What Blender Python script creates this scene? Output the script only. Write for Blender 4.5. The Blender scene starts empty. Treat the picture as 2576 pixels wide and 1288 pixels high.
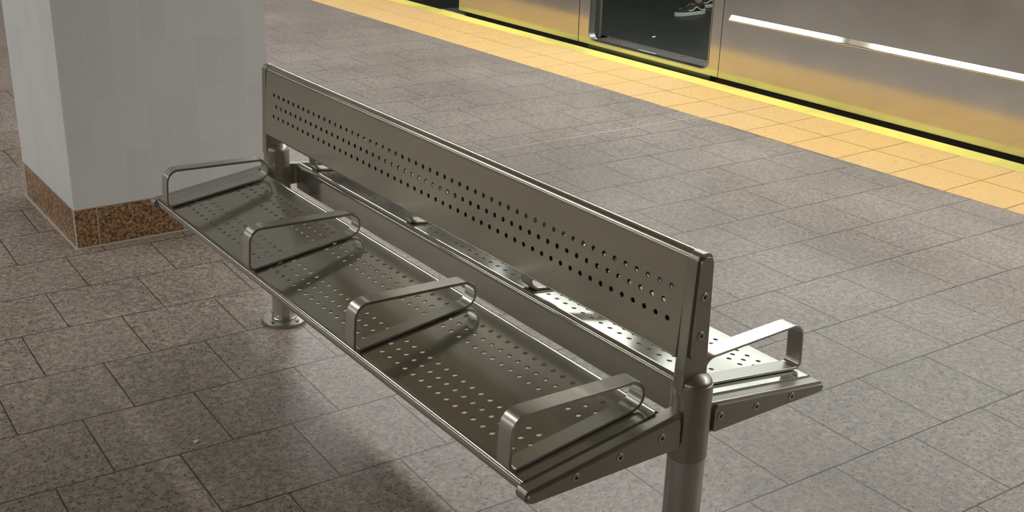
import bpy, bmesh, math, random
from mathutils import Vector, Matrix
from mathutils.geometry import delaunay_2d_cdt
random.seed(7)
scn = bpy.context.scene
PI = math.pi
# ------------------------------------------------------------------ camera, world, lights, exposure
CAM = Vector((-1.43539, -1.37173, 1.58616))
yaw, pit, rol = math.radians(36.1964), math.radians(-21.2084), math.radians(1.6790)
fw = Vector((math.sin(yaw)*math.cos(pit), math.cos(yaw)*math.cos(pit), math.sin(pit)))
rt0 = Vector((math.cos(yaw), -math.sin(yaw), 0)); up0 = rt0.cross(fw)
rt = rt0*math.cos(rol) + up0*math.sin(rol)
up = -rt0*math.sin(rol) + up0*math.cos(rol)
cd = bpy.data.cameras.new('camera'); cam = bpy.data.objects.new('camera', cd)
scn.collection.objects.link(cam)
cam.matrix_world = Matrix(((rt.x, up.x, -fw.x, CAM.x), (rt.y, up.y, -fw.y, CAM.y), (rt.z, up.z, -fw.z, CAM.z), (0, 0, 0, 1)))
cd.sensor_width = 36; cd.lens = 36*2900.45/2576; cd.clip_start = .02; cd.clip_end = 100
scn.camera = cam
vs = scn.view_settings
vs.view_transform = 'Standard'; vs.look = 'None'; vs.gamma = 1; vs.use_curve_mapping = False
vs.exposure = .95
w = bpy.data.worlds.new('world'); scn.world = w; w.use_nodes = True
w.node_tree.nodes['Background'].inputs[0].default_value = (.9, .95, 1, 1)
w.node_tree.nodes['Background'].inputs[1].default_value = .05
EA = .0185                      # the platform edge, the tracks and the train run this much off the bench
CEIL = 3.1
# rows of fluorescent fixtures: (x in the edge frame, y start, y end, strength)
LAMP_E = 14
LAMPS = [(3.25, -2.6, 1.0), (3.25, 1.3, 4.45), (3.25, 4.8, 7.9), (3.25, 8.2, 11.3), (3.25, 11.6, 14.5),
         (-6.2, -4.5, -1.4), (-6.2, -1.0, 2.1), (-6.2, 2.5, 5.6), (-6.2, 6.0, 9.1), (-6.2, 9.5, 12.6), (-6.2, 13.0, 16.1), (-2.0, 2.9, 5.2)]

# ------------------------------------------------------------------ helpers
def link(o): scn.collection.objects.link(o); return o
def tag(o, label=None, cat=None, group=None, kind=None):
    if label: o['label'] = label
    if cat: o['category'] = cat
    if group: o['group'] = group
    if kind: o['kind'] = kind
    return o
def empty(name, loc=(0, 0, 0), rz=0):
    o = bpy.data.objects.new(name, None); o.location = loc; o.rotation_euler = (0, 0, rz); o.empty_display_size = .1
    return link(o)
def obj(name, bm, mat, parent=None, smooth=None):
    bmesh.ops.recalc_face_normals(bm, faces=bm.faces)
    me = bpy.data.meshes.new(name); bm.to_mesh(me); bm.free()
    for m in (mat if isinstance(mat, (list, tuple)) else [mat]): me.materials.append(m)
    o = bpy.data.objects.new(name, me); link(o)
    if parent: o.parent = parent
    if smooth is not None:
        for p in me.polygons: p.use_smooth = True
        try: me.set_sharp_from_angle(angle=math.radians(smooth))
        except Exception: pass
        if len(me.polygons) < 6000:
            wn = o.modifiers.new('WeightedNormal', 'WEIGHTED_NORMAL'); wn.keep_sharp = True; wn.weight = 100
    return o
def box(bm, x0, x1, y0, y1, z0, z1, bev=0, mi=0):
    r = bmesh.ops.create_cube(bm, size=1)
    bmesh.ops.scale(bm, vec=(x1-x0, y1-y0, z1-z0), verts=r['verts'])
    bmesh.ops.translate(bm, vec=((x0+x1)/2, (y0+y1)/2, (z0+z1)/2), verts=r['verts'])
    fs = {f for v in r['verts'] for f in v.link_faces}
    for f in fs: f.material_index = mi
    if bev:
        es = list({e for v in r['verts'] for e in v.link_edges})
        bmesh.ops.bevel(bm, geom=es, offset=bev, segments=3, profile=.5, affect='EDGES')
def lathe(bm, prof, seg=40, loc=(0, 0, 0), axis='z', mi=0):
    rings = []
    for r, h in prof:
        ring = []
        for i in range(seg):
            a = 2*PI*i/seg
            if axis == 'z': p = (r*math.cos(a), r*math.sin(a), h)
            elif axis == 'y': p = (r*math.cos(a), h, r*math.sin(a))
            else: p = (h, r*math.cos(a), r*math.sin(a))
            ring.append(bm.verts.new((p[0]+loc[0], p[1]+loc[1], p[2]+loc[2])))
        rings.append(ring)
    for a, b in zip(rings, rings[1:]):
        for i in range(seg):
            j = (i+1) % seg; f = bm.faces.new((a[i], a[j], b[j], b[i])); f.material_index = mi
    bm.faces.new(rings[0]); bm.faces.new(rings[-1])
def rounded(poly, radii, n=8):
    """round the corners of a closed 2-D polygon"""
    out = []; N = len(poly)
    for i in range(N):
        p = Vector(poly[i]); a = Vector(poly[i-1]); b = Vector(poly[(i+1) % N]); r = radii[i] if isinstance(radii, (list, tuple)) else radii
        if r <= 0: out.append(tuple(p)); continue
        da = (a-p).normalized(); db = (b-p).normalized()
        ang = da.angle(db); t = r/math.tan(ang/2)
        c = p+(da+db).normalized()*(r/math.sin(ang/2))
        s = p+da*t; e = p+db*t
        a0 = math.atan2(s.y-c.y, s.x-c.x); a1 = math.atan2(e.y-c.y, e.x-c.x)
        d = (a1-a0+PI) % (2*PI)-PI
        for k in range(n+1):
            q = a0+d*k/n; out.append((c.x+r*math.cos(q), c.y+r*math.sin(q)))
    return out
def prism(bm, poly, y0, y1, bev=0, axis='y', mi=0):
    def P(p, h): return (p[0], h, p[1]) if axis == 'y' else ((h, p[0], p[1]) if axis == 'x' else (p[0], p[1], h))
    A = [bm.verts.new(P(p, y0)) for p in poly]; B = [bm.verts.new(P(p, y1)) for p in poly]
    N = len(poly); f0 = bm.faces.new(A); f1 = bm.faces.new(B); fs = [f0, f1]
    for i in range(N): fs.append(bm.faces.new((A[i], A[(i+1) % N], B[(i+1) % N], B[i])))
    for f in fs: f.material_index = mi
    if bev:
        es = list(f0.edges)+list(f1.edges)
        bmesh.ops.bevel(bm, geom=es, offset=bev, segments=2, profile=.5, affect='EDGES')
def perforated(bm, outline, holes, r, fn, thick, seg=16, mi=0):
    """sheet with real holes: outline and holes in (u,v); fn(u,v,depth) gives the 3-D point"""
    pts = [Vector(p) for p in outline]; edges = [(i, (i+1) % len(outline)) for i in range(len(outline))]
    loops = [list(range(len(outline)))]
    for (cx, cy) in holes:
        b = len(pts)
        for k in range(seg):
            a = 2*PI*(k+.5)/seg; pts.append(Vector((cx+r*math.cos(a), cy+r*math.sin(a))))
        edges += [(b+k, b+(k+1) % seg) for k in range(seg)]; loops.append(list(range(b, b+seg)))
    vo, eo, fo, _, _, _ = delaunay_2d_cdt(pts, edges, [], 0, 1e-7)
    T = [bm.verts.new(fn(p.x, p.y, 0)) for p in vo]; Bt = [bm.verts.new(fn(p.x, p.y, thick)) for p in vo]
    # outline assumed convex; drop the faces inside holes
    cell = {}
    for h in holes: cell.setdefault((round(h[0]/.02), round(h[1]/.02)), []).append(h)
    for f in fo:
        c = sum((vo[i] for i in f), Vector((0, 0)))/len(f); k = (round(c.x/.02), round(c.y/.02)); bad = False
        for dx in (-1, 0, 1):
            for dy in (-1, 0, 1):
                for h in cell.get((k[0]+dx, k[1]+dy), []):
                    if (h[0]-c.x)**2+(h[1]-c.y)**2 < (r*.93)**2: bad = True
        if bad: continue
        bm.faces.new([T[i] for i in f]); bm.faces.new([Bt[i] for i in reversed(f)])
    cnt = {}
    for e in [e for e in bm.edges if len(e.link_faces) == 1]:
        pass
    tset = {v: i for i, v in enumerate(T)}
    for e in list(bm.edges):
        if len(e.link_faces) == 1 and e.verts[0] in tset and e.verts[1] in tset:
            i, j = tset[e.verts[0]], tset[e.verts[1]]
            bm.faces.new((T[i], T[j], Bt[j], Bt[i]))
    for v in list(bm.verts):
        if not v.link_faces: bm.verts.remove(v)
def strip(bm, prof, y0, y1, mi=0):
    """thin swept section (open profile, x/z), from y0 to y1"""
    A = [bm.verts.new((p[0], y0, p[1])) for p in prof]; B = [bm.verts.new((p[0], y1, p[1])) for p in prof]
    for i in range(len(prof)-1): bm.faces.new((A[i], A[i+1], B[i+1], B[i])).material_index = mi
    return A, B

# ------------------------------------------------------------------ materials
class NT:
    def __init__(s, name):
        s.m = bpy.data.materials.new(name); s.m.use_nodes = True; s.t = s.m.node_tree; s.n = s.t.nodes; s.b = s.n['Principled BSDF']
    def add(s, typ, **kw):
        n = s.n.new('ShaderNode'+typ)
        for k, v in kw.items(): setattr(n, k, v)
        return n
    def l(s, a, b): s.t.links.new(a, b)
    def set(s, n, i, v):
        if isinstance(v, (int, float, tuple, list)): n.inputs[i].default_value = v
        else: s.l(v, n.inputs[i])
    def math(s, op, a, b=None, c=None):
        n = s.add('Math', operation=op); s.set(n, 0, a)
        if b is not None: s.set(n, 1, b)
        if c is not None: s.set(n, 2, c)
        return n.outputs[0]
    def mix(s, f, a, b):
        n = s.add('Mix', data_type='RGBA'); s.set(n, 0, f); s.set(n, 6, a); s.set(n, 7, b); return n.outputs[2]
    def coord(s, kind='Object', scale=(1, 1, 1)):
        c = s.add('TexCoord'); m = s.add('Mapping'); m.inputs['Scale'].default_value = scale; s.l(c.outputs[kind], m.inputs[0]); return m.outputs[0]
    def noise(s, vec, scale, detail=2, rough=.5):
        n = s.add('TexNoise'); n.inputs['Scale'].default_value = scale; n.inputs['Detail'].default_value = detail; n.inputs['Roughness'].default_value = rough
        s.l(vec, n.inputs['Vector']); return n.outputs['Fac']
    def ramp(s, f, stops):
        n = s.add('ValToRGB'); s.l(f, n.inputs[0]); r = n.color_ramp
        while len(r.elements) < len(stops): r.elements.new(.5)
        for e, (p, c) in zip(r.elements, stops): e.position = p; e.color = c if len(c) == 4 else (*c, 1)
        return n.outputs[0]
    def bump(s, h, strength, dist=.001):
        n = s.add('Bump'); n.inputs['Strength'].default_value = strength; n.inputs['Distance'].default_value = dist; s.l(h, n.inputs['Height']); s.l(n.outputs[0], s.b.inputs['Normal'])
def plain(name, col, rough=.5, metal=0, spec=.5):
    t = NT(name); t.b.inputs['Base Color'].default_value = (*col, 1); t.b.inputs['Roughness'].default_value = rough
    t.b.inputs['Metallic'].default_value = metal; t.b.inputs['Specular IOR Level'].default_value = spec
    return t.m
def steel(name, col, rough, scale=(60, 1.2, 60), var=.03, metal=.84):
    t = NT(name); v = t.coord('Object', scale); n = t.noise(v, 4, 2, .5)
    v2 = t.coord('Object', (3, 3, 3)); n2 = t.noise(v2, 1.6, 2, .5)
    t.b.inputs['Metallic'].default_value = metal
    t.l(t.mix(n2, (*[c*.88 for c in col], 1), (*[min(1, c*1.06) for c in col], 1)), t.b.inputs['Base Color'])
    t.l(t.math('ADD', t.math('MULTIPLY_ADD', n, var, rough-var/2), t.math('MULTIPLY_ADD', n2, .06, -.03)), t.b.inputs['Roughness'])
    return t.m
M_SEAT = steel('brushed_stainless_sheet', (.48, .465, .41), .125)
M_BACK = steel('brushed_stainless_back', (.42, .395, .33), .22)
M_ARM = steel('brushed_stainless_bar', (.52, .505, .465), .30, (4, 4, 4))
M_CAST = steel('satin_cast_steel', (.385, .365, .315), .33, (14, 14, 14))
M_POLE = steel('brushed_steel_tube', (.52, .51, .48), .22, (50, 50, 1))
M_TRAIN = steel('train_fluted_steel', (.60, .575, .54), .135, (1.5, 1.5, 30), .05, .97)
M_TRIM = steel('train_polished_steel', (.84, .83, .81), .05, (2, 2, 2), .02, 1.0)
M_DARK = plain('socket_black', (.01, .01, .01), .6)

def floor_mat():
    t = NT('granite_paving')
    GA, Q, PP, FX, FY = -.03174, .31035, .31226, 1.3904, 2.1402
    c = t.add('TexCoord'); s = t.add('SeparateXYZ'); t.l(c.outputs['Object'], s.inputs[0]); x, y = s.outputs[0], s.outputs[1]
    X = t.math('ADD', t.math('MULTIPLY', x, math.cos(GA)), t.math('MULTIPLY', y, math.sin(GA)))
    Y = t.math('ADD', t.math('MULTIPLY', x, -math.sin(GA)), t.math('MULTIPLY', y, math.cos(GA)))
    k = t.math('DIVIDE', t.math('SUBTRACT', FY, Y), PP)
    kf = t.math('FLOOR', k); ky = t.math('SUBTRACT', k, kf)
    odd = t.math('MODULO', t.math('ADD', kf, 1000), 2)
    off = t.math('ADD', t.math('MULTIPLY_ADD', kf, .034, .905), t.math('MULTIPLY', odd, .5))
    m = t.math('SUBTRACT', t.math('DIVIDE', t.math('SUBTRACT', X, FX), Q), off)
    mf = t.math('FLOOR', m); mx = t.math('SUBTRACT', m, mf)
    dx = t.math('MULTIPLY', t.math('MINIMUM', mx, t.math('SUBTRACT', 1, mx)), Q)
    dy = t.math('MULTIPLY', t.math('MINIMUM', ky, t.math('SUBTRACT', 1, ky)), PP)
    jn = t.noise(c.outputs['Object'], 9, 2)
    wid = t.math('MULTIPLY_ADD', jn, .0026, .0008)
    joint = t.math('LESS_THAN', t.math('MINIMUM', dx, t.math('MULTIPLY', dy, .85)), wid)
    # per-tile random
    cv = t.add('CombineXYZ'); t.l(kf, cv.inputs[0]); t.l(mf, cv.inputs[1]); wn = t.add('TexWhiteNoise', noise_dimensions='3D'); t.l(cv.outputs[0], wn.inputs['Vector'])
    rnd = wn.outputs['Value']
    # granite: pink-grey ground, grey quartz, black mica flecks
    vv = t.add('VectorMath', operation='ADD'); t.l(c.outputs['Object'], vv.inputs[0]); sc = t.add('VectorMath', operation='SCALE'); t.l(wn.outputs['Color'], sc.inputs[0]); sc.inputs['Scale'].default_value = 3.0; t.l(sc.outputs[0], vv.inputs[1])
    P = vv.outputs[0]
    n1 = t.noise(P, 52, 3, .6); n2 = t.noise(P, 85, 2, .6); n3 = t.noise(P, 125, 2, .55); n4 = t.noise(c.outputs['Object'], 1.3, 4, .6)
    base = t.ramp(n1, [(.36, (.205, .185, .165)), (.46, (.335, .275, .22)), (.55, (.455, .335, .24)), (.68, (.54, .44, .35))])
    grey = t.ramp(n2, [(.40, (0, 0, 0)), (.56, (1, 1, 1))])
    base = t.mix(t.math('MULTIPLY', grey, .5), base, (.285, .275, .265, 1))
    fl = t.ramp(n3, [(.37, (1, 1, 1)), (.42, (0, 0, 0))])
    base = t.mix(t.math('MULTIPLY', fl, .85), base, (.045, .045, .05, 1))
    # slight random darkening from tile to tile
    tone = t.mix(t.math('MULTIPLY_ADD', rnd, .16, .0), (1.0, 1.0, 1.0, 1), (.78, .77, .78, 1))
    mu = t.add('Mix', data_type='RGBA', blend_type='MULTIPLY'); mu.inputs[0].default_value = 1; t.l(base, mu.inputs[6]); t.l(tone, mu.inputs[7]); base = mu.outputs[2]
    dirt = t.ramp(n4, [(.40, (.82, .81, .80)), (.62, (1.05, 1.05, 1.05))])
    mu = t.add('Mix', data_type='RGBA', blend_type='MULTIPLY'); mu.inputs[0].default_value = 1; t.l(base, mu.inputs[6]); t.l(dirt, mu.inputs[7]); base = mu.outputs[2]
    # stone painted greyer towards the track, in place of the lamps' white sheen
    grey_sheen = t.ramp(t.math('ADD', t.math('MULTIPLY', x, .35), t.math('MULTIPLY', n4, .5)), [(.15, (0, 0, 0)), (.55, (1, 1, 1))])
    base = t.mix(t.math('MULTIPLY', grey_sheen, .30), base, (.235, .235, .235, 1))
    # gum and drip stains
    vo = t.add('TexVoronoi'); vo.inputs['Scale'].default_value = 1.9; t.l(c.outputs['Object'], vo.inputs['Vector'])
    sp = t.math('LESS_THAN', t.math('ADD', vo.outputs['Distance'], t.math('MULTIPLY', n1, .05)), .068)
    base = t.mix(t.math('MULTIPLY', sp, .45), base, (.10, .085, .065, 1))
    # a pale scraped line across the paving
    ld = t.math('ABSOLUTE', t.math('SUBTRACT', y, t.math('MULTIPLY_ADD', x, -.0153, 3.1834)))
    lin = t.math('MULTIPLY', t.math('LESS_THAN', ld, .0055), t.math('MULTIPLY', t.math('GREATER_THAN', x, 1.0), t.math('LESS_THAN', x, 3.12)))
    base = t.mix(t.math('MULTIPLY', lin, .4), base, (.62, .60, .57, 1))
    base = t.mix(t.math('MULTIPLY', joint, .93), base, (.035, .03, .026, 1))
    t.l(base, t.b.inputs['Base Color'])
    t.l(t.math('MULTIPLY_ADD', n4, .16, .27), t.b.inputs['Roughness'])
    t.b.inputs['Specular IOR Level'].default_value = .45
    h = t.math('SUBTRACT', t.math('MULTIPLY', n1, .15), joint); t.bump(h, .5, .0012)
    return t.m
M_FLOOR = floor_mat()

def grid_mat(name, col, joint, ax, w, rough, ox, oy, px, py, spec=.5, coat=0, var=.03, axes=(0, 2)):
    """square-stacked tiles, joints along two object axes"""
    t = NT(name); c = t.add('TexCoord'); s = t.add('SeparateXYZ'); t.l(c.outputs['Object'], s.inputs[0])
    def d(o, off, p):
        q = t.math('DIVIDE', t.math('SUBTRACT', o, off), p); f = t.math('FLOOR', q); r = t.math('SUBTRACT', q, f)
        return t.math('MULTIPLY', t.math('MINIMUM', r, t.math('SUBTRACT', 1, r)), p), f
    dx, fx = d(s.outputs[axes[0]], ox, px); dy, fy = d(s.outputs[axes[1]], oy, py)
    j = t.math('LESS_THAN', t.math('MINIMUM', dx, dy), w)
    cv = t.add('CombineXYZ'); t.l(fx, cv.inputs[0]); t.l(fy, cv.inputs[1]); wn = t.add('TexWhiteNoise', noise_dimensions='3D'); t.l(cv.outputs[0], wn.inputs['Vector'])
    n = t.noise(c.outputs['Object'], 3, 3)
    b = t.mix(t.math('MULTIPLY', wn.outputs['Value'], 1), (*[x*(1-var) for x in col], 1), (*[min(1, x*(1+var)) for x in col], 1))
    b = t.mix(t.math('MULTIPLY', n, .18), b, (*[x*.8 for x in col], 1))
    b = t.mix(j, b, (*joint, 1)); t.l(b, t.b.inputs['Base Color'])
    t.b.inputs['Roughness'].default_value = rough; t.b.inputs['Specular IOR Level'].default_value = spec
    t.bump(t.math('SUBTRACT', 1, j), .4, .001)
    return t.m
M_TILE_F = grid_mat('glazed_tile_front', (.78, .80, .80), (.84, .83, .79), 0, .0013, .22, -.385, .1525, .0998, .2013, axes=(0, 2))
M_TILE_S = grid_mat('glazed_tile_side', (.78, .80, .80), (.84, .83, .79), 0, .0013, .22, 2.837, .1525, .0998, .2013, axes=(1, 2))
def red_granite():
    t = NT('red_granite'); v = t.coord('Object'); n1 = t.noise(v, 78, 3, .6); n2 = t.noise(v, 110, 2, .5)
    b = t.ramp(n1, [(.36, (.10, .06, .04)), (.45, (.27, .14, .06)), (.55, (.40, .22, .10)), (.66, (.50, .35, .22))])
    k = t.ramp(n2, [(.38, (1, 1, 1)), (.43, (0, 0, 0))]); b = t.mix(t.math('MULTIPLY', k, .8), b, (.03, .028, .028, 1))
    t.l(b, t.b.inputs['Base Color']); t.b.inputs['Roughness'].default_value = .18
    return t.m
M_RED = red_granite()
M_GROUT = plain('grey_grout', (.46, .43, .39), .8)
def yellow(name, col, dirt):
    t = NT(name); v = t.coord('Object'); n = t.noise(v, 1.1, 4, .6); n2 = t.noise(v, 14, 3, .6)
    b = t.mix(t.ramp(n, [(.42, (0, 0, 0)), (.62, (1, 1, 1))]), (*col, 1), (*dirt, 1))
    b = t.mix(t.math('MULTIPLY', t.ramp(n2, [(.62, (0, 0, 0)), (.72, (1, 1, 1))]), .25), b, (*[x*.55 for x in col], 1))
    t.l(b, t.b.inputs['Base Color']); t.b.inputs['Roughness'].default_value = .5
    return t.m
M_TACT = yellow('tactile_ochre', (.72, .47, .17), (.69, .47, .20))
M_EDGE = yellow('edge_yellow', (.90, .80, .17), (.62, .56, .13))
M_GAP = plain('tile_gap', (.06, .04, .02), .9)
M_CONC = plain('dark_concrete', (.09, .08, .07), .9)
M_CEIL = plain('ceiling_paint', (.38, .35, .28), .8)
M_WALL = plain('station_wall', (.34, .28, .20), .5)
M_CARF = None
def car_floor():
    t = NT('car_floor_speckle'); v = t.coord('Object'); n = t.noise(v, 90, 2, .6); n2 = t.noise(v, 3, 3)
    b = t.ramp(n, [(.3, (.007, .009, .005)), (.62, (.012, .015, .008)), (.75, (.045, .05, .035))])
    t.l(b, t.b.inputs['Base Color']); t.l(t.math('MULTIPLY_ADD', n2, .2, .32), t.b.inputs['Roughness']); return t.m
M_CARF = car_floor()
M_CARW = plain('car_lining', (.10, .10, .09), .5)
M_DOOR = plain('door_leaf_rubber', (.035, .03, .024), .5)
M_SILL = steel('worn_sill_steel', (.34, .33, .30), .33, (6, 6, 6), .2)
def emit(name, col, s):
    t = NT(name); t.b.inputs['Base Color'].default_value = (*col, 1); t.b.inputs['Emission Color'].default_value = (*col, 1); t.b.inputs['Emission Strength'].default_value = s; return t.m
M_LAMP = emit('fluorescent_tube', (1.0, .995, .97), LAMP_E)
M_LAMPL = emit('fluorescent_tube_old', (.97, .99, 1.0), LAMP_E*.65)
M_LAMPC = emit('fluorescent_tube_dim', (.97, .99, 1.0), LAMP_E*.85)
M_LAMPB = plain('lamp_housing', (.5, .5, .48), .5)

def rotE(x, y): return (x*math.cos(EA)-y*math.sin(EA), x*math.sin(EA)+y*math.cos(EA))
# ------------------------------------------------------------------ the platform and station
XI, XM, XB, XO = 3.1847, 3.483, 3.778, 3.925
Y0, Y1 = -7.0, 24.0
bm = bmesh.new()
a, b = rotE(XI, Y0), rotE(XI, Y1)
prism(bm, [(-7.5, Y0), a, b, (-7.5, Y1)], -.25, 0, axis='z')
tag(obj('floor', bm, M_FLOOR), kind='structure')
# tactile paving: 0.305 m tiles two deep with truncated domes, in the edge frame
def tactile():
    bm = bmesh.new(); P = .3062; ty = 2.722; g = .0032
    box(bm, XI, XB+.002, Y0, Y1, -.25, -.004, mi=1)
    n0 = int((Y0-ty)/P)+1; n1 = int((Y1-ty)/P)-1
    for r, (xa, xb) in enumerate(((XI, XM), (XM, XB))):
        for i in range(n0, n1):
            y0 = ty+i*P
            box(bm, xa+(g if r else 0), xb-g, y0+g, y0+P-g, -.004, .0015)
            if -1 < y0 < 9.5:
                for u in range(6):
                    for v in range(6):
                        cx = xa+(u+.5)*(xb-xa)/6; cy = y0+(v+.5)*P/6
                        A = [bm.verts.new((cx+.0125*math.cos(t*PI/4), cy+.0125*math.sin(t*PI/4), .0015)) for t in range(8)]
                        B = [bm.verts.new((cx+.0075*math.cos(t*PI/4), cy+.0075*math.sin(t*PI/4), .0045)) for t in range(8)]
                        for t in range(8): bm.faces.new((A[t], A[(t+1) % 8], B[(t+1) % 8], B[t]))
                        bm.faces.new(B)
    o = obj('trim_1', bm, [M_TACT, M_GAP]); o.rotation_euler.z = EA; tag(o, kind='structure')
    bm = bmesh.new()
    prism(bm, rounded([(XB+.004, -.028), (XO, -.028), (XO, .002), (XB+.004, .002)], [0, 0, .010, .002], 5), Y0, Y1)
    o = obj('trim_2', bm, M_EDGE, smooth=40); o.rotation_euler.z = EA; tag(o, kind='structure')
tactile()
bm = bmesh.new(); box(bm, XB+.004, XO-.012, Y0, Y1, -1.2, -.0281); o = obj('trim_3', bm, M_CONC); o.rotation_euler.z = EA; tag(o, kind='structure')
bm = bmesh.new(); box(bm, XO-.1, 9.5, Y0, Y1, -1.35, -1.2); o = obj('floor_track', bm, M_CONC); o.rotation_euler.z = EA; tag(o, kind='structure')
bm = bmesh.new(); box(bm, -7.5, 9.6, Y0, Y1, CEIL+.001, CEIL+.15); tag(obj('ceiling', bm, M_CEIL), kind='structure')
bm = bmesh.new(); box(bm, -7.6, -7.5, Y0, Y1, -.2, CEIL); tag(obj('wall_left', bm, M_WALL), kind='structure')
bm = bmesh.new(); box(bm, 9.2, 9.3, Y0, Y1, -1.3, CEIL); tag(obj('wall_right', bm, M_CONC), kind='structure')
bm = bmesh.new(); box(bm, -7.6, 9.3, Y1, Y1+.1, -1.3, CEIL); tag(obj('wall_back', bm, M_WALL), kind='structure')
bm = bmesh.new(); box(bm, -7.6, 9.3, Y0-.1, Y0, -1.3, CEIL); tag(obj('wall_front', bm, M_WALL), kind='structure')

# ceiling lamps
for i, (lx, ya, yb) in enumerate(LAMPS):
    cx, cy = rotE(lx, (ya+yb)/2); L = yb-ya
    e = empty('fluorescent_light', (cx, cy, CEIL), EA if lx > 0 else 0)
    side = 'above the yellow edge' if lx > 0 else 'left of the bench'
    tag(e, ['first', 'second', 'third', 'fourth', 'fifth', 'first', 'second', 'third', 'fourth', 'fifth', 'sixth', 'only'][i]+' fluorescent ceiling fixture counted from the near end, '+side if i < 11 else 'single fluorescent ceiling fixture left of the near tiled column', 'ceiling light', 'fluorescent fixtures on the platform ceiling')
    bm = bmesh.new(); box(bm, -.15, .15, -L/2, L/2, -.06, -.002, .004); obj('housing', bm, M_LAMPB, e)
    bm = bmesh.new(); prism(bm, rounded([(-.13, -.061), (-.11, -.10), (.11, -.10), (.13, -.061)], [0, .02, .02, 0], 4), -L/2+.03, L/2-.03); obj('diffuser', bm, M_LAMP if lx > 0 else (M_LAMPL if lx < -3 else M_LAMPC), e, 40)

# columns
def column(name, x0, x1, y0, y1, rz, label, loc=(0, 0, 0)):
    e = empty(name, loc, rz); tag(e, label, 'column', 'tiled platform columns')
    hb = .1525
    bm = bmesh.new(); box(bm, x0, x1, y0, y1, hb, CEIL)
    o = obj('tile_cladding', bm, [M_TILE_F, M_TILE_S], e)
    for p in o.data.polygons:
        if abs(p.normal.x) > .5: p.material_index = 1
    bm = bmesh.new(); box(bm, x0-.0008, x1+.0008, y0-.0008, y1+.0008, 0, hb-.001); obj('grout_bed', bm, M_GROUT, e)
    def slab(*a):
        bm = bmesh.new(); box(bm, *a, .0008); obj('granite_slab', bm, M_RED, e)
    g = .006; xs = [x0, x0+.083, x0+.41, x1]; ys = [y0, y0+.30, y0+.60, y1]
    for u, v in zip(xs, xs[1:]):
        slab(u+(0 if u == x0 else g/2), v-(0 if v == x1 else g/2), y0-.002, y0+.02, .003, hb-.003)
        slab(u+(0 if u == x0 else g/2), v-(0 if v == x1 else g/2), y1-.02, y1+.002, .003, hb-.003)
    for u, v in zip(ys, ys[1:]):
        slab(x0-.002, x0+.02, u+(.022 if u == y0 else g/2), v-(.022 if v == y1 else g/2), .003, hb-.003)
        slab(x1-.02, x1+.002, u+(.022 if u == y0 else g/2), v-(.022 if v == y1 else g/2), .003, hb-.003)
    bm = bmesh.new(); box(bm, x0-.010, x1+.010, y0-.010, y1+.010, -.004, .0035, .002); obj('grout_line', bm, M_GROUT, e)
    return e
column('platform_column', -.3895, .4015, 2.837, 3.582, -.0066, 'white-tiled square column with red granite base standing behind the bench')
column('platform_column', -.3895, .4015, 2.837, 3.582, -.0066, 'distant tiled column at the left edge, mostly hidden behind the near one', (-.52, 4.6, 0))

# ------------------------------------------------------------------ the bench
XC = -.005; LB = 1.8456
bench = empty('perforated_bench', (XC, 0, 0))
tag(bench, 'double-sided stainless steel bench with perforated seats, backrest and loop armrests', 'bench')
def seat_z(x): return .5429-.138*abs(x)
YA, YB = .012, 1.826
CEN = (.345, .903, 1.461); PH = .0318
def seat(s, rows, xo):
    bm = bmesh.new(); x1 = .078 if s > 0 else .072; x0 = xo-.0135
    nz = math.hypot(1, .138)
    def fn(u, v, d): return (s*(u-.138*d/nz), v, .5429-.138*u-d/nz)
    holes = []
    for c in CEN:
        for ri, r in enumerate(rows):
            n = 17 if ri in (1, 4) else 16
            for k in range(n): holes.append((r, c+(k-(n-1)/2)*PH))
    outline = [(x1, YA), (x0, YA), (x0, YB), (x1, YB)]
    perforated(bm, outline, holes, .0060, fn, .003)
    # outer rolled edge
    th = math.atan(.138); R = .0135; cx = x0-R*math.sin(th); cz = .5429-.138*x0-R*math.cos(th)
    pr = []
    for k in range(17):
        a = PI/2-th-k*(PI*1.12)/16; pr.append((s*(cx+2*R*math.sin(th)*0+R*math.cos(a)+0), cz+R*math.sin(a)))
    # shift so the roll starts exactly on the sheet edge
    dx = s*x0-pr[0][0]; dz = (.5429-.138*x0)-pr[0][1]
    pr = [(p[0]+dx, p[1]+dz) for p in pr]
    pi = [(pr[k][0], pr[k][1]) for k in range(len(pr))]
    c0 = (s*cx+dx, cz+dz)
    inner = [(c0[0]+(p[0]-c0[0])*.78, c0[1]+(p[1]-c0[1])*.78) for p in pi]
    A, B = strip(bm, pr, YA, YB); A2, B2 = strip(bm, inner, YA, YB)
    for k in range(len(pr)-1):
        bm.faces.new((A[k], A[k+1], A2[k+1], A2[k])); bm.faces.new((B[k], B[k+1], B2[k+1], B2[k]))
    # inner edge bent down into a deep vertical flange
    zi = .5429-.138*x1; r = .0145; lp = []
    for k in range(11):
        a = PI/2-th+k*(PI/2+th)/10; lp.append((x1-r*math.sin(th)+r*math.cos(a), zi-r*math.cos(th)+r*math.sin(a)))
    xf = lp[-1][0]
    lp.append((xf, .4525)); lp.append((xf+.004, .4510))
    ye = .112 if s > 0 else .018
    A, B = strip(bm, [(s*p[0], p[1]) for p in lp], ye, YB)
    A2, B2 = strip(bm, [(s*(p[0]+.0022), p[1]-.0022) for p in lp], ye, YB)
    for k in range(len(lp)-1):
        bm.faces.new((A[k], A[k+1], A2[k+1], A2[k])); bm.faces.new((B[k], B[k+1], B2[k+1], B2[k]))
    obj('seat_panel', bm, M_SEAT, bench, 35)
seat(-1, (.336, .305, .275, .182, .151, .120), .387)
seat(1, (.311, .282, .254, .169, .139, .110), .376)

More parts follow.
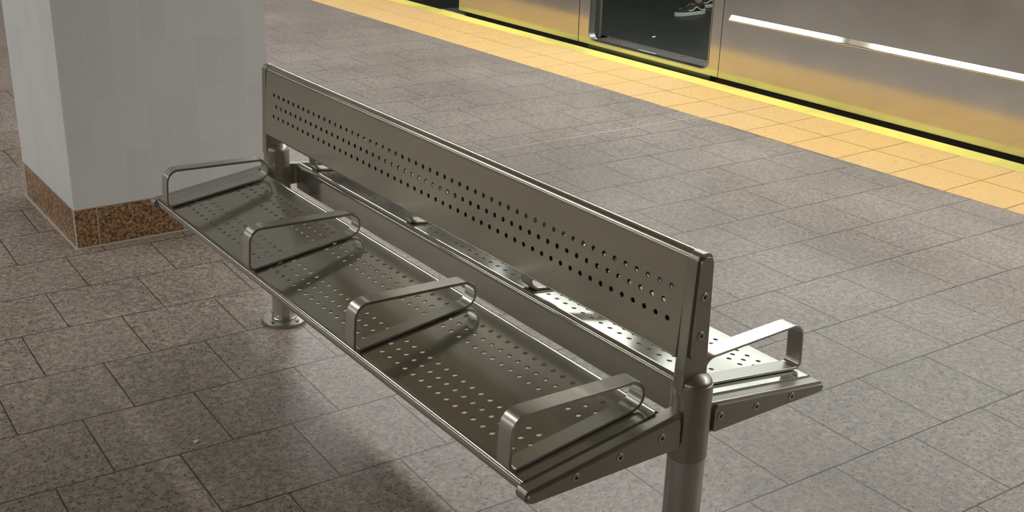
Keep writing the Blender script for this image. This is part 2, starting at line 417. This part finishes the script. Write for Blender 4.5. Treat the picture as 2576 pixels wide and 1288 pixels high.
# posts, sleeves and caps
for y in (0, LB):
    bm = bmesh.new(); lathe(bm, [(.0372, .0), (.0372, .44)], 56, (.007, y, 0)); p = obj('post', bm, M_POLE, bench, 40)
    bm = bmesh.new(); lathe(bm, [(.072, 0), (.072, .010), (.070, .012), (.0405, .012), (.0400, .017), (.0375, .019)], 56, (.007, y, 0)); fl = obj('flange', bm, M_CAST, p, 35)
    for k in range(4):
        a = math.radians(20+90*k)
        bm = bmesh.new(); lathe(bm, [(.0075, .011), (.0075, .015), (.006, .0175)], 6, (.007+.057*math.cos(a), y+.057*math.sin(a), 0)); obj('anchor_bolt', bm, M_TRIM, p, 20)
    bm = bmesh.new()
    R = .0392
    lathe(bm, [(R-.0025, .424), (R, .427), (R, .534), (R-.001, .5355), (R-.001, .5365), (R, .538), (R, .582), (R-.0010, .5845)]+[((R-.0022)*math.cos(q), .5850+.019*math.sin(q)) for q in [PI/2*k/9 for k in range(9)]], 64, (.007, y, 0))
    obj('sleeve', bm, M_CAST, bench, 38)

def bolt(parent, x, z, y, s, r=.0088):
    """countersunk socket screw with its face at plane y, facing s along y"""
    bm = bmesh.new(); lathe(bm, [(r, y-s*.002), (r, y+s*.0010), (r-.001, y+s*.0018), (.0036, y+s*.0018), (.0034, y-s*.0015)], 28, (x, 0, z), 'y')
    b = obj('screw', bm, M_ARM, parent, 30)
    bm = bmesh.new(); lathe(bm, [(.0034, y+s*.0014), (.0030, y+s*.0020)], 6, (x, 0, z), 'y'); obj('screw_socket', bm, M_DARK, b)
def inset(poly, d):
    c = Vector((sum(p[0] for p in poly)/len(poly), sum(p[1] for p in poly)/len(poly)))
    return poly
for y, s in ((0, -1), (LB, 1)):
    for side, xo, bolts in ((-1, .394, ((.287, .483), (.185, .4905), (.083, .498))), (1, .377, ((.275, .483), (.171, .4905), (.070, .4995)))):
        zb = .459 if side < 0 else .4655
        zt = seat_z(xo)-.0035
        poly = rounded([(side*.030, zb), (side*xo, zb+.0005), (side*xo, zt), (side*.030, seat_z(.03)-.0035)], [0, .0124, .0124, 0] if side < 0 else [0, .0100, .0095, 0], 8)
        bm = bmesh.new(); prism(bm, poly, y-.014, y+.014, .0012); br = obj('seat_bracket', bm, M_CAST, bench, 32)
        x1 = .054 if side > 0 else .036
        poly = rounded([(side*x1, zb+.003), (side*(xo-.003), zb+.0035), (side*(xo-.003), zt-.005), (side*x1, seat_z(x1)-.0105)], [.004, .0085, .0080, .012] if side < 0 else [.004, .0062, .0058, .012], 8)
        ya, yb = sorted((y+s*.0125, y+s*.021))
        bm = bmesh.new(); prism(bm, poly, ya, yb, .0014); cv = obj('cover_plate', bm, M_CAST, br, 32)
        for bx, bz in bolts: bolt(cv, side*bx, bz, y+s*.021, s)
    # backrest bracket: a tapered upright
    poly = rounded([(-.033, .575), (.031, .575), (.0165, .849), (-.0205, .849)], [0, 0, .0155, .0155], 8)
    bm = bmesh.new(); prism(bm, poly, y-.012, y+.014, .0012); br = obj('back_bracket', bm, M_CAST, bench, 32)
    poly = rounded([(-.024, .640), (.019, .640), (.0125, .843), (-.0165, .843)], [.012, .012, .012, .012], 8)
    ya, yb = sorted((y+s*.011, y+s*.019))
    bm = bmesh.new(); prism(bm, poly, ya, yb, .0014); cv = obj('cover_plate', bm, M_CAST, br, 32)
    for bz in (.766, .688): bolt(cv, -.003, bz, y+s*.019, s)

# backrest: hollow tapered shell, both faces perforated
def backrest():
    bm = bmesh.new(); ya, yb = .013, LB-.013
    zt, zb, ht, hb = .832, .643, .0185, .0315; OX = -.001
    rows = [(.770, 0), (.738, .5), (.7055, 0)]
    holes = []
    PB = .0326
    for z, o in rows:
        n = 54 if o == 0 else 53
        for k in range(n): holes.append((.047+(k+o)*PB, z))
    for s in (-1, 1):
        def fn(u, v, d):
            f = (v-zb)/(zt-zb); h = hb+(ht-hb)*f
            return (OX+s*(h-d), u, v)
        perforated(bm, [(ya, zb), (yb, zb), (yb, zt), (ya, zt)], holes, .0060, fn, .0025)
    top = [(OX+ht*math.cos(a), zt+ht*math.sin(a)*.92) for a in [PI*k/16 for k in range(17)]]
    strip(bm, top, ya, yb)
    strip(bm, [(OX+(p[0]-OX)*.85, zt+(p[1]-zt)*.85) for p in top], ya, yb)
    r = .007
    bot = [(OX+hb-r+r*math.cos(a), zb+r*math.sin(a)) for a in [-PI/2*k/6 for k in range(7)]]
    bot += [(2*OX-p[0], p[1]) for p in reversed(bot)]
    strip(bm, bot, ya, yb)
    obj('backrest', bm, M_BACK, bench, 38)
backrest()

# armrests: closed loops of flat bar
def armrest(s, yc):
    xo = .391 if s < 0 else .372
    path = rounded([(xo+.001, seat_z(xo)+.0015), (xo-.006, .6045), (.076, .5955), (.075, seat_z(.075)+.0015)], [.017, .036, .032, .030], 10)
    # outer contour -> inner contour
    N = len(path); T = .0065
    cen = Vector((.23, .55)); inner = []
    for i in range(N):
        a = Vector(path[i-1]); b = Vector(path[(i+1) % N]); t = (b-a).normalized(); n = Vector((-t.y, t.x))
        if n.dot(cen-Vector(path[i])) < 0: n = -n
        q = Vector(path[i])+n*T; inner.append((q.x, q.y))
    bm = bmesh.new(); h = .0195; c = .001
    rings = []
    for (off, y) in ((0, -h+c), (0, h-c), (c, h), (T-c, h), (T, h-c), (T, -h+c), (T-c, -h), (c, -h)):
        ring = []
        for i in range(N):
            f = off/T; ring.append(bm.verts.new((s*(path[i][0]*(1-f)+inner[i][0]*f), yc+y, path[i][1]*(1-f)+inner[i][1]*f)))
        rings.append(ring)
    for k in range(8):
        A, B = rings[k], rings[(k+1) % 8]
        for i in range(N):
            j = (i+1) % N; bm.faces.new((A[i], A[j], B[j], B[i]))
    for xx in (.33, .235, .14):
        lathe(bm, [(.006, seat_z(xx)-.001), (.006, seat_z(xx)+.004)], 12, (s*xx, yc, 0))
    obj('armrest', bm, M_ARM, bench, 35)
for yc in (.060, .630, 1.173, 1.742):
    for s in (-1, 1): armrest(s, yc)

# ------------------------------------------------------------------ the train
train = empty('subway_car', (0, 0, 0), EA)
tag(train, 'brushed stainless steel subway car standing at the platform with an open doorway', 'train')
XT = 3.985; TH = .05
DA, DB, DZ = 3.795, 4.975, .050          # doorway
YE = 6.64; YS = -6.8
def panel(name, y0, y1, z0, z1, mat=M_TRAIN, x=XT, t=TH, bev=.003):
    bm = bmesh.new(); box(bm, x, x+t, y0, y1, z0, z1, bev); return obj(name, bm, mat, train, 40)
M_GLASS = NT('car_window_glass'); M_GLASS.b.inputs['Transmission Weight'].default_value = 1; M_GLASS.b.inputs['Roughness'].default_value = 0; M_GLASS.b.inputs['IOR'].default_value = 1.3; M_GLASS = M_GLASS.m
WZ0, WZ1 = 1.02, 2.05
def side(y0, y1, wins):
    bm = bmesh.new(); box(bm, XT, XT+TH, y0, y1, .016, WZ0); box(bm, XT, XT+TH, y0, y1, WZ1, 2.25)
    e = y0
    for a, b in wins+[(y1, y1)]:
        if a-e > .01: box(bm, XT, XT+TH, e, a, WZ0, WZ1)
        e = b
    obj('side_panel', bm, M_TRAIN, train)
    for a, b in wins:
        bm = bmesh.new(); box(bm, XT+.015, XT+.021, a, b, WZ0, WZ1); obj('window_glass', bm, M_GLASS, train)
WN = [(-6.2, -4.6), (-2.7, -1.1), (-.9, .7), (.95, 3.5)]
side(YS, 3.695, WN); side(5.098, YE, [(5.25, 6.5)])
# door surround with rounded lower corners
def ring_prism(name, outer, inner, x0, x1, mat, parent, bev=0):
    bm = bmesh.new(); N = len(outer)
    R = [[bm.verts.new((x, p[0], p[1])) for p in loop] for x in (x0, x1) for loop in (outer, inner)]
    o0, i0, o1, i1 = R
    for k in range(N):
        j = (k+1) % N
        for A, B in ((o0, i0), (i0, i1), (i1, o1), (o1, o0)): bm.faces.new((A[k], A[j], B[j], B[k]))
    return obj(name, bm, mat, parent, 35)
def rr(y0, y1, z0, z1, r, n=6): return rounded([(y0, z0), (y1, z0), (y1, z1), (y0, z1)], r, n)
ring_prism('door_surround', rr(3.701, 5.092, .016, 2.25, .002), rr(DA, DB, DZ, 2.0, .055), XT+.001, XT+TH, M_TRAIN, train)
ring_prism('door_edge_trim', rr(DA-.007, DB+.007, DZ-.007, 2.007, .059), rr(DA, DB, DZ, 2.0, .052), XT-.003, XT+.014, M_SILL, train)
# belt rail: polished half round moulding
def rail(y0, y1):
    bm = bmesh.new()
    sec = [(0, .0205), (-.0030, .0212), (-.0270, -.0041), (-.0282, -.0080), (-.0265, -.0115), (0, -.0130)]
    ys = [y0+.020*(1-math.cos(PI/2*k/4)) for k in range(5)]+[y1-.020*(1-math.cos(PI/2*k/4)) for k in range(4, -1, -1)]
    sc = [math.sin(PI/2*k/4)*.95+.05 for k in range(5)]; sc = sc+sc[::-1]
    R = [[bm.verts.new((XT+.0005+p[0]*q, y, .404+p[1]*q)) for p in sec] for y, q in zip(ys, sc)]
    for A, B in zip(R, R[1:]):
        for k in range(5): bm.faces.new((A[k], A[k+1], B[k+1], B[k]))
    bm.faces.new(R[0]); bm.faces.new(R[-1])
    obj('belt_rail', bm, M_TRIM, train, 25)
    bm = bmesh.new(); box(bm, XT-.003, XT+.002, y0+.01, y1-.01, .374, .386, .001); obj('rail_flange', bm, M_TRAIN, train)
rail(-6.6, 3.64); rail(5.2, 6.5)
bm = bmesh.new(); box(bm, XT+.055, 6.9, YS, YE, -.5, -.052); box(bm, XT+.055, XT+.075, YS, YE, -.06, .0); obj('underframe', bm, M_CONC, train)
# interior
FZ = .047
bm = bmesh.new(); box(bm, XT+.20, 6.95, YS, YE-.02, -.05, FZ); obj('car_floor', bm, M_CARF, train)
bm = bmesh.new(); box(bm, XT+.012, XT+.205, DA-.02, DB+.02, -.05, .043, .003)
for k in range(34):
    y = DA+.02+k*.0345; box(bm, XT+.165, XT+.185, y, y+.018, .043, .0475, .001)
box(bm, XT+.19, XT+.205, DA-.02, DB+.02, .043, .049, .001)
obj('door_sill', bm, M_SILL, train, 40)
bm = bmesh.new(); box(bm, XT+.055, XT+.085, 4.36, 4.53, .043, .045, .0005); obj('sill_label', bm, plain('pale_label', (.55, .62, .60), .35), train)
M_LIN = plain('car_lining_pale', (.62, .63, .60), .45)
for ya, yb, ws in ((YS, DA-.03, WN), (DB+.03, YE-.02, [(5.25, 6.5)])):
    bm = bmesh.new(); box(bm, XT+.10, XT+.14, ya, yb, FZ, .75); obj('kick_panel', bm, M_CARW, train)
    bm = bmesh.new(); box(bm, XT+.10, XT+.14, ya, yb, .75, WZ0); box(bm, XT+.10, XT+.14, ya, yb, WZ1, 2.2); box(bm, XT+.10, XT+.14, ya, ya+.2, WZ0, WZ1); obj('wall_lining', bm, M_LIN, train)
bm = bmesh.new(); box(bm, XT+.05, XT+.10, DB+.004, DB+.10, .0, 2.0, .004); obj('door_leaf', bm, M_DOOR, train)
bm = bmesh.new(); box(bm, XT+.05, XT+.10, DA-.10, DA-.004, .0, 2.0, .004); obj('door_leaf', bm, M_DOOR, train)
bm = bmesh.new(); box(bm, 6.95, 7.0, YS, YE, -.35, .75); obj('far_side_lower', bm, M_CARW, train)
bm = bmesh.new(); box(bm, 6.95, 7.0, YS, YE, .75, 2.3); obj('far_side_upper', bm, M_LIN, train)
bm = bmesh.new(); box(bm, XT, 7.0, YS, YE, 2.25, 2.35); obj('roof', bm, M_LIN, train)
bm = bmesh.new(); box(bm, XT+.05, 7.0, YE-.03, YE, -.35, 2.3); obj('end_wall', bm, M_CARW, train)
bm = bmesh.new(); box(bm, XT+.05, 7.0, YS, YS+.03, -.35, 2.3); obj('end_wall', bm, M_CARW, train)
bm = bmesh.new(); box(bm, XT+.02, 6.9, YE-.1, YE+.30, -.12, -.02, .004); obj('anticlimber', bm, M_SILL, train)
M_CARL = emit('car_light_glow', (.93, 1.0, .97), 4.6)
for xa in (4.75, 6.15):
    bm = bmesh.new(); box(bm, xa, xa+.18, -6.0, 6.3, 2.19, 2.25); obj('car_light', bm, M_CARL, train)

# ------------------------------------------------------------------ litter
def scrap(name, u, label, cat, mat, size, rz, z=0, rot=0):
    bm = bmesh.new()
    pts = [(-.5, -.45), (.1, -.5), (.5, -.2), (.45, .4), (-.1, .5), (-.48, .2)]
    v = [bm.verts.new((p[0]*size[0], p[1]*size[1], .0012+.0035*((i*7) % 3)/2)) for i, p in enumerate(pts)]
    vb = [bm.verts.new((p[0]*size[0], p[1]*size[1], .0002+.0035*((i*7) % 3)/2)) for i, p in enumerate(pts)]
    c = bm.verts.new((0, 0, .005)); cb = bm.verts.new((0, 0, .004))
    for i in range(6):
        j = (i+1) % 6; bm.faces.new((v[i], v[j], c)); bm.faces.new((vb[i], vb[j], cb)); bm.faces.new((v[i], v[j], vb[j], vb[i]))
    o = obj(name, bm, mat); o.location = (u[0], u[1], z); o.rotation_euler.z = rz; tag(o, label, cat)
scrap('paper_scrap', (-.5285, 1.2593), 'tiny white paper scrap lying on the granite paving left of the bench', 'litter', plain('white_paper', (.85, .85, .84), .7), (.017, .011), .3)
scrap('paper_scrap', rotE(4.481, 4.821), 'small white scrap lying on the dark train floor inside the doorway', 'litter', plain('white_paper_two', (.85, .87, .84), .7), (.045, .02), .2, FZ)

# ------------------------------------------------------------------ the passenger standing in the car
person = empty('person', (*rotE(5.50, 5.53), FZ), EA+PI/2)        # local +y points to -x of the car (towards the doorway)
tag(person, 'person in dark trousers and black lace-up sneakers standing inside the train doorway', 'person')
M_SKIN = plain('skin', (.46, .27, .19), .5); M_TRS = plain('dark_trousers', (.02, .022, .03), .8); M_TOP = plain('dark_jacket', (.035, .035, .04), .8)
M_BLK = plain('black_canvas', (.012, .012, .012), .7); M_WHT = plain('white_rubber', (.55, .58, .50), .5)
M_HAIR = plain('dark_hair', (.02, .013, .01), .6)
def skin(name, verts, edges, mat, parent, sub=2):
    me = bpy.data.meshes.new(name); me.from_pydata([v[:3] for v in verts], edges, []); o = bpy.data.objects.new(name, me); link(o); o.parent = parent
    sm = o.modifiers.new('Skin', 'SKIN'); sm.use_smooth_shade = True; me.materials.append(mat)
    for i, v in enumerate(verts):
        r = v[3]; me.skin_vertices[0].data[i].radius = r if isinstance(r, tuple) else (r, r)
    me.skin_vertices[0].data[0].use_root = True
    ss = o.modifiers.new('Sub', 'SUBSURF'); ss.levels = sub; ss.render_levels = sub
    return o
BY = -.20        # the trunk is over the middle of the stride
V = [(0, BY, .95, .13), (0, BY, 1.10, .12), (0, BY-.01, 1.28, .145), (0, BY-.01, 1.42, .12), (0, BY, 1.50, .055), (0, BY+.015, 1.56, .055), (0, BY+.02, 1.64, .085), (0, BY+.015, 1.70, .075),
     (-.10, BY+.01, .88, .085), (-.11, -.07, .49, .058), (-.11, -.03, .12, .036), (-.11, -.02, .07, .034), (.10, BY-.01, .88, .085), (.11, -.33, .49, .058), (.10, -.44, .12, .036), (.10, -.43, .07, .034),
     (-.19, BY-.01, 1.40, .058), (-.23, BY, 1.13, .040), (-.24, BY+.06, .88, .028), (.19, BY-.01, 1.40, .058), (.23, BY, 1.13, .040), (.24, BY+.06, .88, .028)]
E_ = [(0, 1), (1, 2), (2, 3), (3, 4), (4, 5), (5, 6), (6, 7), (0, 8), (8, 9), (9, 10), (10, 11), (0, 12), (12, 13), (13, 14), (14, 15), (3, 16), (16, 17), (17, 18), (3, 19), (19, 20), (20, 21)]
for sx in (-1, 1):
    k = 18 if sx < 0 else 21; hx, hy, hz = V[k][:3]
    V.append((hx, hy+.02, hz-.06, (.038, .016))); palm = len(V)-1; E_.append((k, palm))
    for f, (dy, L) in enumerate(((.032, .065), (.012, .075), (-.010, .07), (-.030, .055))):
        V.append((hx-sx*.003, hy+.02+dy, hz-.11, .009)); E_.append((palm, len(V)-1)); V.append((hx-sx*.010, hy+.026+dy, hz-.11-L*.55, .008)); E_.append((len(V)-2, len(V)-1)); V.append((hx-sx*.022, hy+.034+dy, hz-.11-L, .007)); E_.append((len(V)-2, len(V)-1))
    V.append((hx-sx*.012, hy+.055, hz-.075, .010)); E_.append((palm, len(V)-1)); V.append((hx-sx*.016, hy+.07, hz-.11, .008)); E_.append((len(V)-2, len(V)-1))
skin('body', V, E_, M_SKIN, person, 1)
TV = [(0, BY, .97, .145), (-.10, BY+.01, .86, .098), (-.11, -.07, .49, .074), (-.11, -.025, .155, .060), (.10, BY-.01, .86, .098), (.11, -.33, .49, .074), (.10, -.435, .155, .060)]
skin('trousers', TV, [(0, 1), (1, 2), (2, 3), (0, 4), (4, 5), (5, 6)], M_TRS, person, 2)
JV = [(0, BY, .96, .15), (0, BY, 1.12, .138), (0, BY-.01, 1.30, .162), (0, BY-.01, 1.43, .12), (-.19, BY-.01, 1.41, .072), (-.232, BY, 1.13, .052), (-.243, BY+.05, .92, .042), (.19, BY-.01, 1.41, .072), (.232, BY, 1.13, .052), (.243, BY+.05, .92, .042)]
skin('jacket', JV, [(0, 1), (1, 2), (2, 3), (3, 4), (4, 5), (5, 6), (3, 7), (7, 8), (8, 9)], M_TOP, person, 2)
bm = bmesh.new(); bmesh.ops.create_icosphere(bm, subdivisions=3, radius=1)
for v in list(bm.verts):
    if v.co.z < -.15 and v.co.y > -.35: bm.verts.remove(v)
    elif v.co.z < .15 and v.co.y > .45: bm.verts.remove(v)
for v in bm.verts: v.co = Vector((v.co.x*.093, v.co.y*.104+.012+BY, v.co.z*.112+1.685))
obj('hair', bm, M_HAIR, person, 60)
for sx in (-1, 1):
    bm = bmesh.new(); lathe(bm, [(.002, .098), (.011, .101), (.012, .105), (.004, .109)], 10, (sx*.032, BY, 1.665), 'y'); obj('eye', bm, M_WHT, person, 40)
bm = bmesh.new(); box(bm, -.011, .011, BY+.095, BY+.122, 1.615, 1.655, .006); obj('nose', bm, M_SKIN, person, 60)
bm = bmesh.new(); box(bm, -.024, .024, BY+.088, BY+.104, 1.592, 1.601, .003); obj('mouth', bm, plain('lips', (.38, .16, .13), .5), person, 60)
def sneaker(fx, fy, ang):
    """black lace-up sneaker with pale rubber sole and wavy side stripe; heel at y=-.10, toe at y=+.21"""
    def half(t):       # sole half width along 0 heel .. 1 toe
        return .036+.012*math.sin(PI*min(1, max(0, t)))**.7+.008*math.exp(-((t-.72)/.2)**2)
    ya, yb = -.115, .225; NS = 26
    def outline(sc, y_in=0):
        L = []
        for k in range(NS+1):
            t = k/NS; y = ya+y_in+(yb-ya-2*y_in)*t; e = math.sqrt(max(0, 1-abs(2*t-1)**5)); L.append((half(t)*e*sc, y))
        return L+[(-x, y) for x, y in reversed(L[1:-1])]
    def M(p): 
        c, s = math.cos(ang), math.sin(ang); return (fx+p[0]*c-p[1]*s, fy+p[0]*s+p[1]*c, p[2])
    bm = bmesh.new(); R = []
    for sc, z in ((.96, .0), (1.03, .004), (1.04, .026), (.98, .030)): R.append([bm.verts.new(M((x, y, z))) for x, y in outline(sc)])
    N = len(R[0])
    for A, B in zip(R, R[1:]):
        for i in range(N): bm.faces.new((A[i], A[(i+1) % N], B[(i+1) % N], B[i]))
    bm.faces.new(R[0]); bm.faces.new(R[-1]); sole = obj('sneaker_sole', bm, M_WHT, shoe_parent, 50)
    # upper: stations along the foot, arch sections
    bm = bmesh.new(); S = []
    prof = [(0, .075), (.08, .092), (.22, .100), (.34, .098), (.42, .088), (.55, .070), (.70, .056), (.85, .048), (.95, .040), (1.0, .031)]
    for t, h in prof:
        y = ya+.004+(yb-ya-.008)*t; e = math.sqrt(max(.02, 1-abs(2*t-1)**5)); w = half(t)*e*.97; S.append([bm.verts.new(M((w*math.cos(a)*(1 if h < .08 else .92), y, .026+(h-.026)*math.sin(a)**.7))) for a in [PI*k/12 for k in range(13)]])
    for A, B in zip(S, S[1:]):
        for i in range(12): bm.faces.new((A[i], A[i+1], B[i+1], B[i]))
    bm.faces.new(S[0]); bm.faces.new(S[-1]); upper = obj('sneaker_upper', bm, M_BLK, shoe_parent, 60)
    # wavy side stripes and laces
    for sd in (-1, 1):
        bm = bmesh.new(); prev = None
        for k in range(21):
            t = .10+.60*k/20; y = ya+(yb-ya)*t; z = .040+.026*math.exp(-((t-.42)/.10)**2)+.012*max(0, t-.5)*2
            w = half(t)*.985; q = [bm.verts.new(M((sd*(w+o-.10*max(0, z+dz-.04)), y, z+dz))) for o, dz in ((.0025, -.0045), (.0025, .0045), (-.002, .0045), (-.002, -.0045))]
            if prev:
                for i in range(4): bm.faces.new((prev[i], prev[(i+1) % 4], q[(i+1) % 4], q[i]))
            else: bm.faces.new(q)
            prev = q
        bm.faces.new(prev); obj('side_stripe', bm, M_WHT, upper, 60)
    bm = bmesh.new()
    for k in range(5):
        t = .44+.055*k; y = ya+(yb-ya)*t; h = .092-.012*k
        r = bmesh.ops.create_cube(bm, size=1); bmesh.ops.scale(bm, vec=(.046, .006, .004), verts=r['verts'])
        for v in r['verts']: v.co = Vector(M((v.co.x, v.co.y+y+v.co.x*.25*(1 if k % 2 else -1), v.co.z+h-abs(v.co.x)*.35)))
    obj('laces', bm, M_WHT, upper, 30)
shoe_parent = person
sneaker(-.11, .0, .0); sneaker(.10, -.41, -.2)
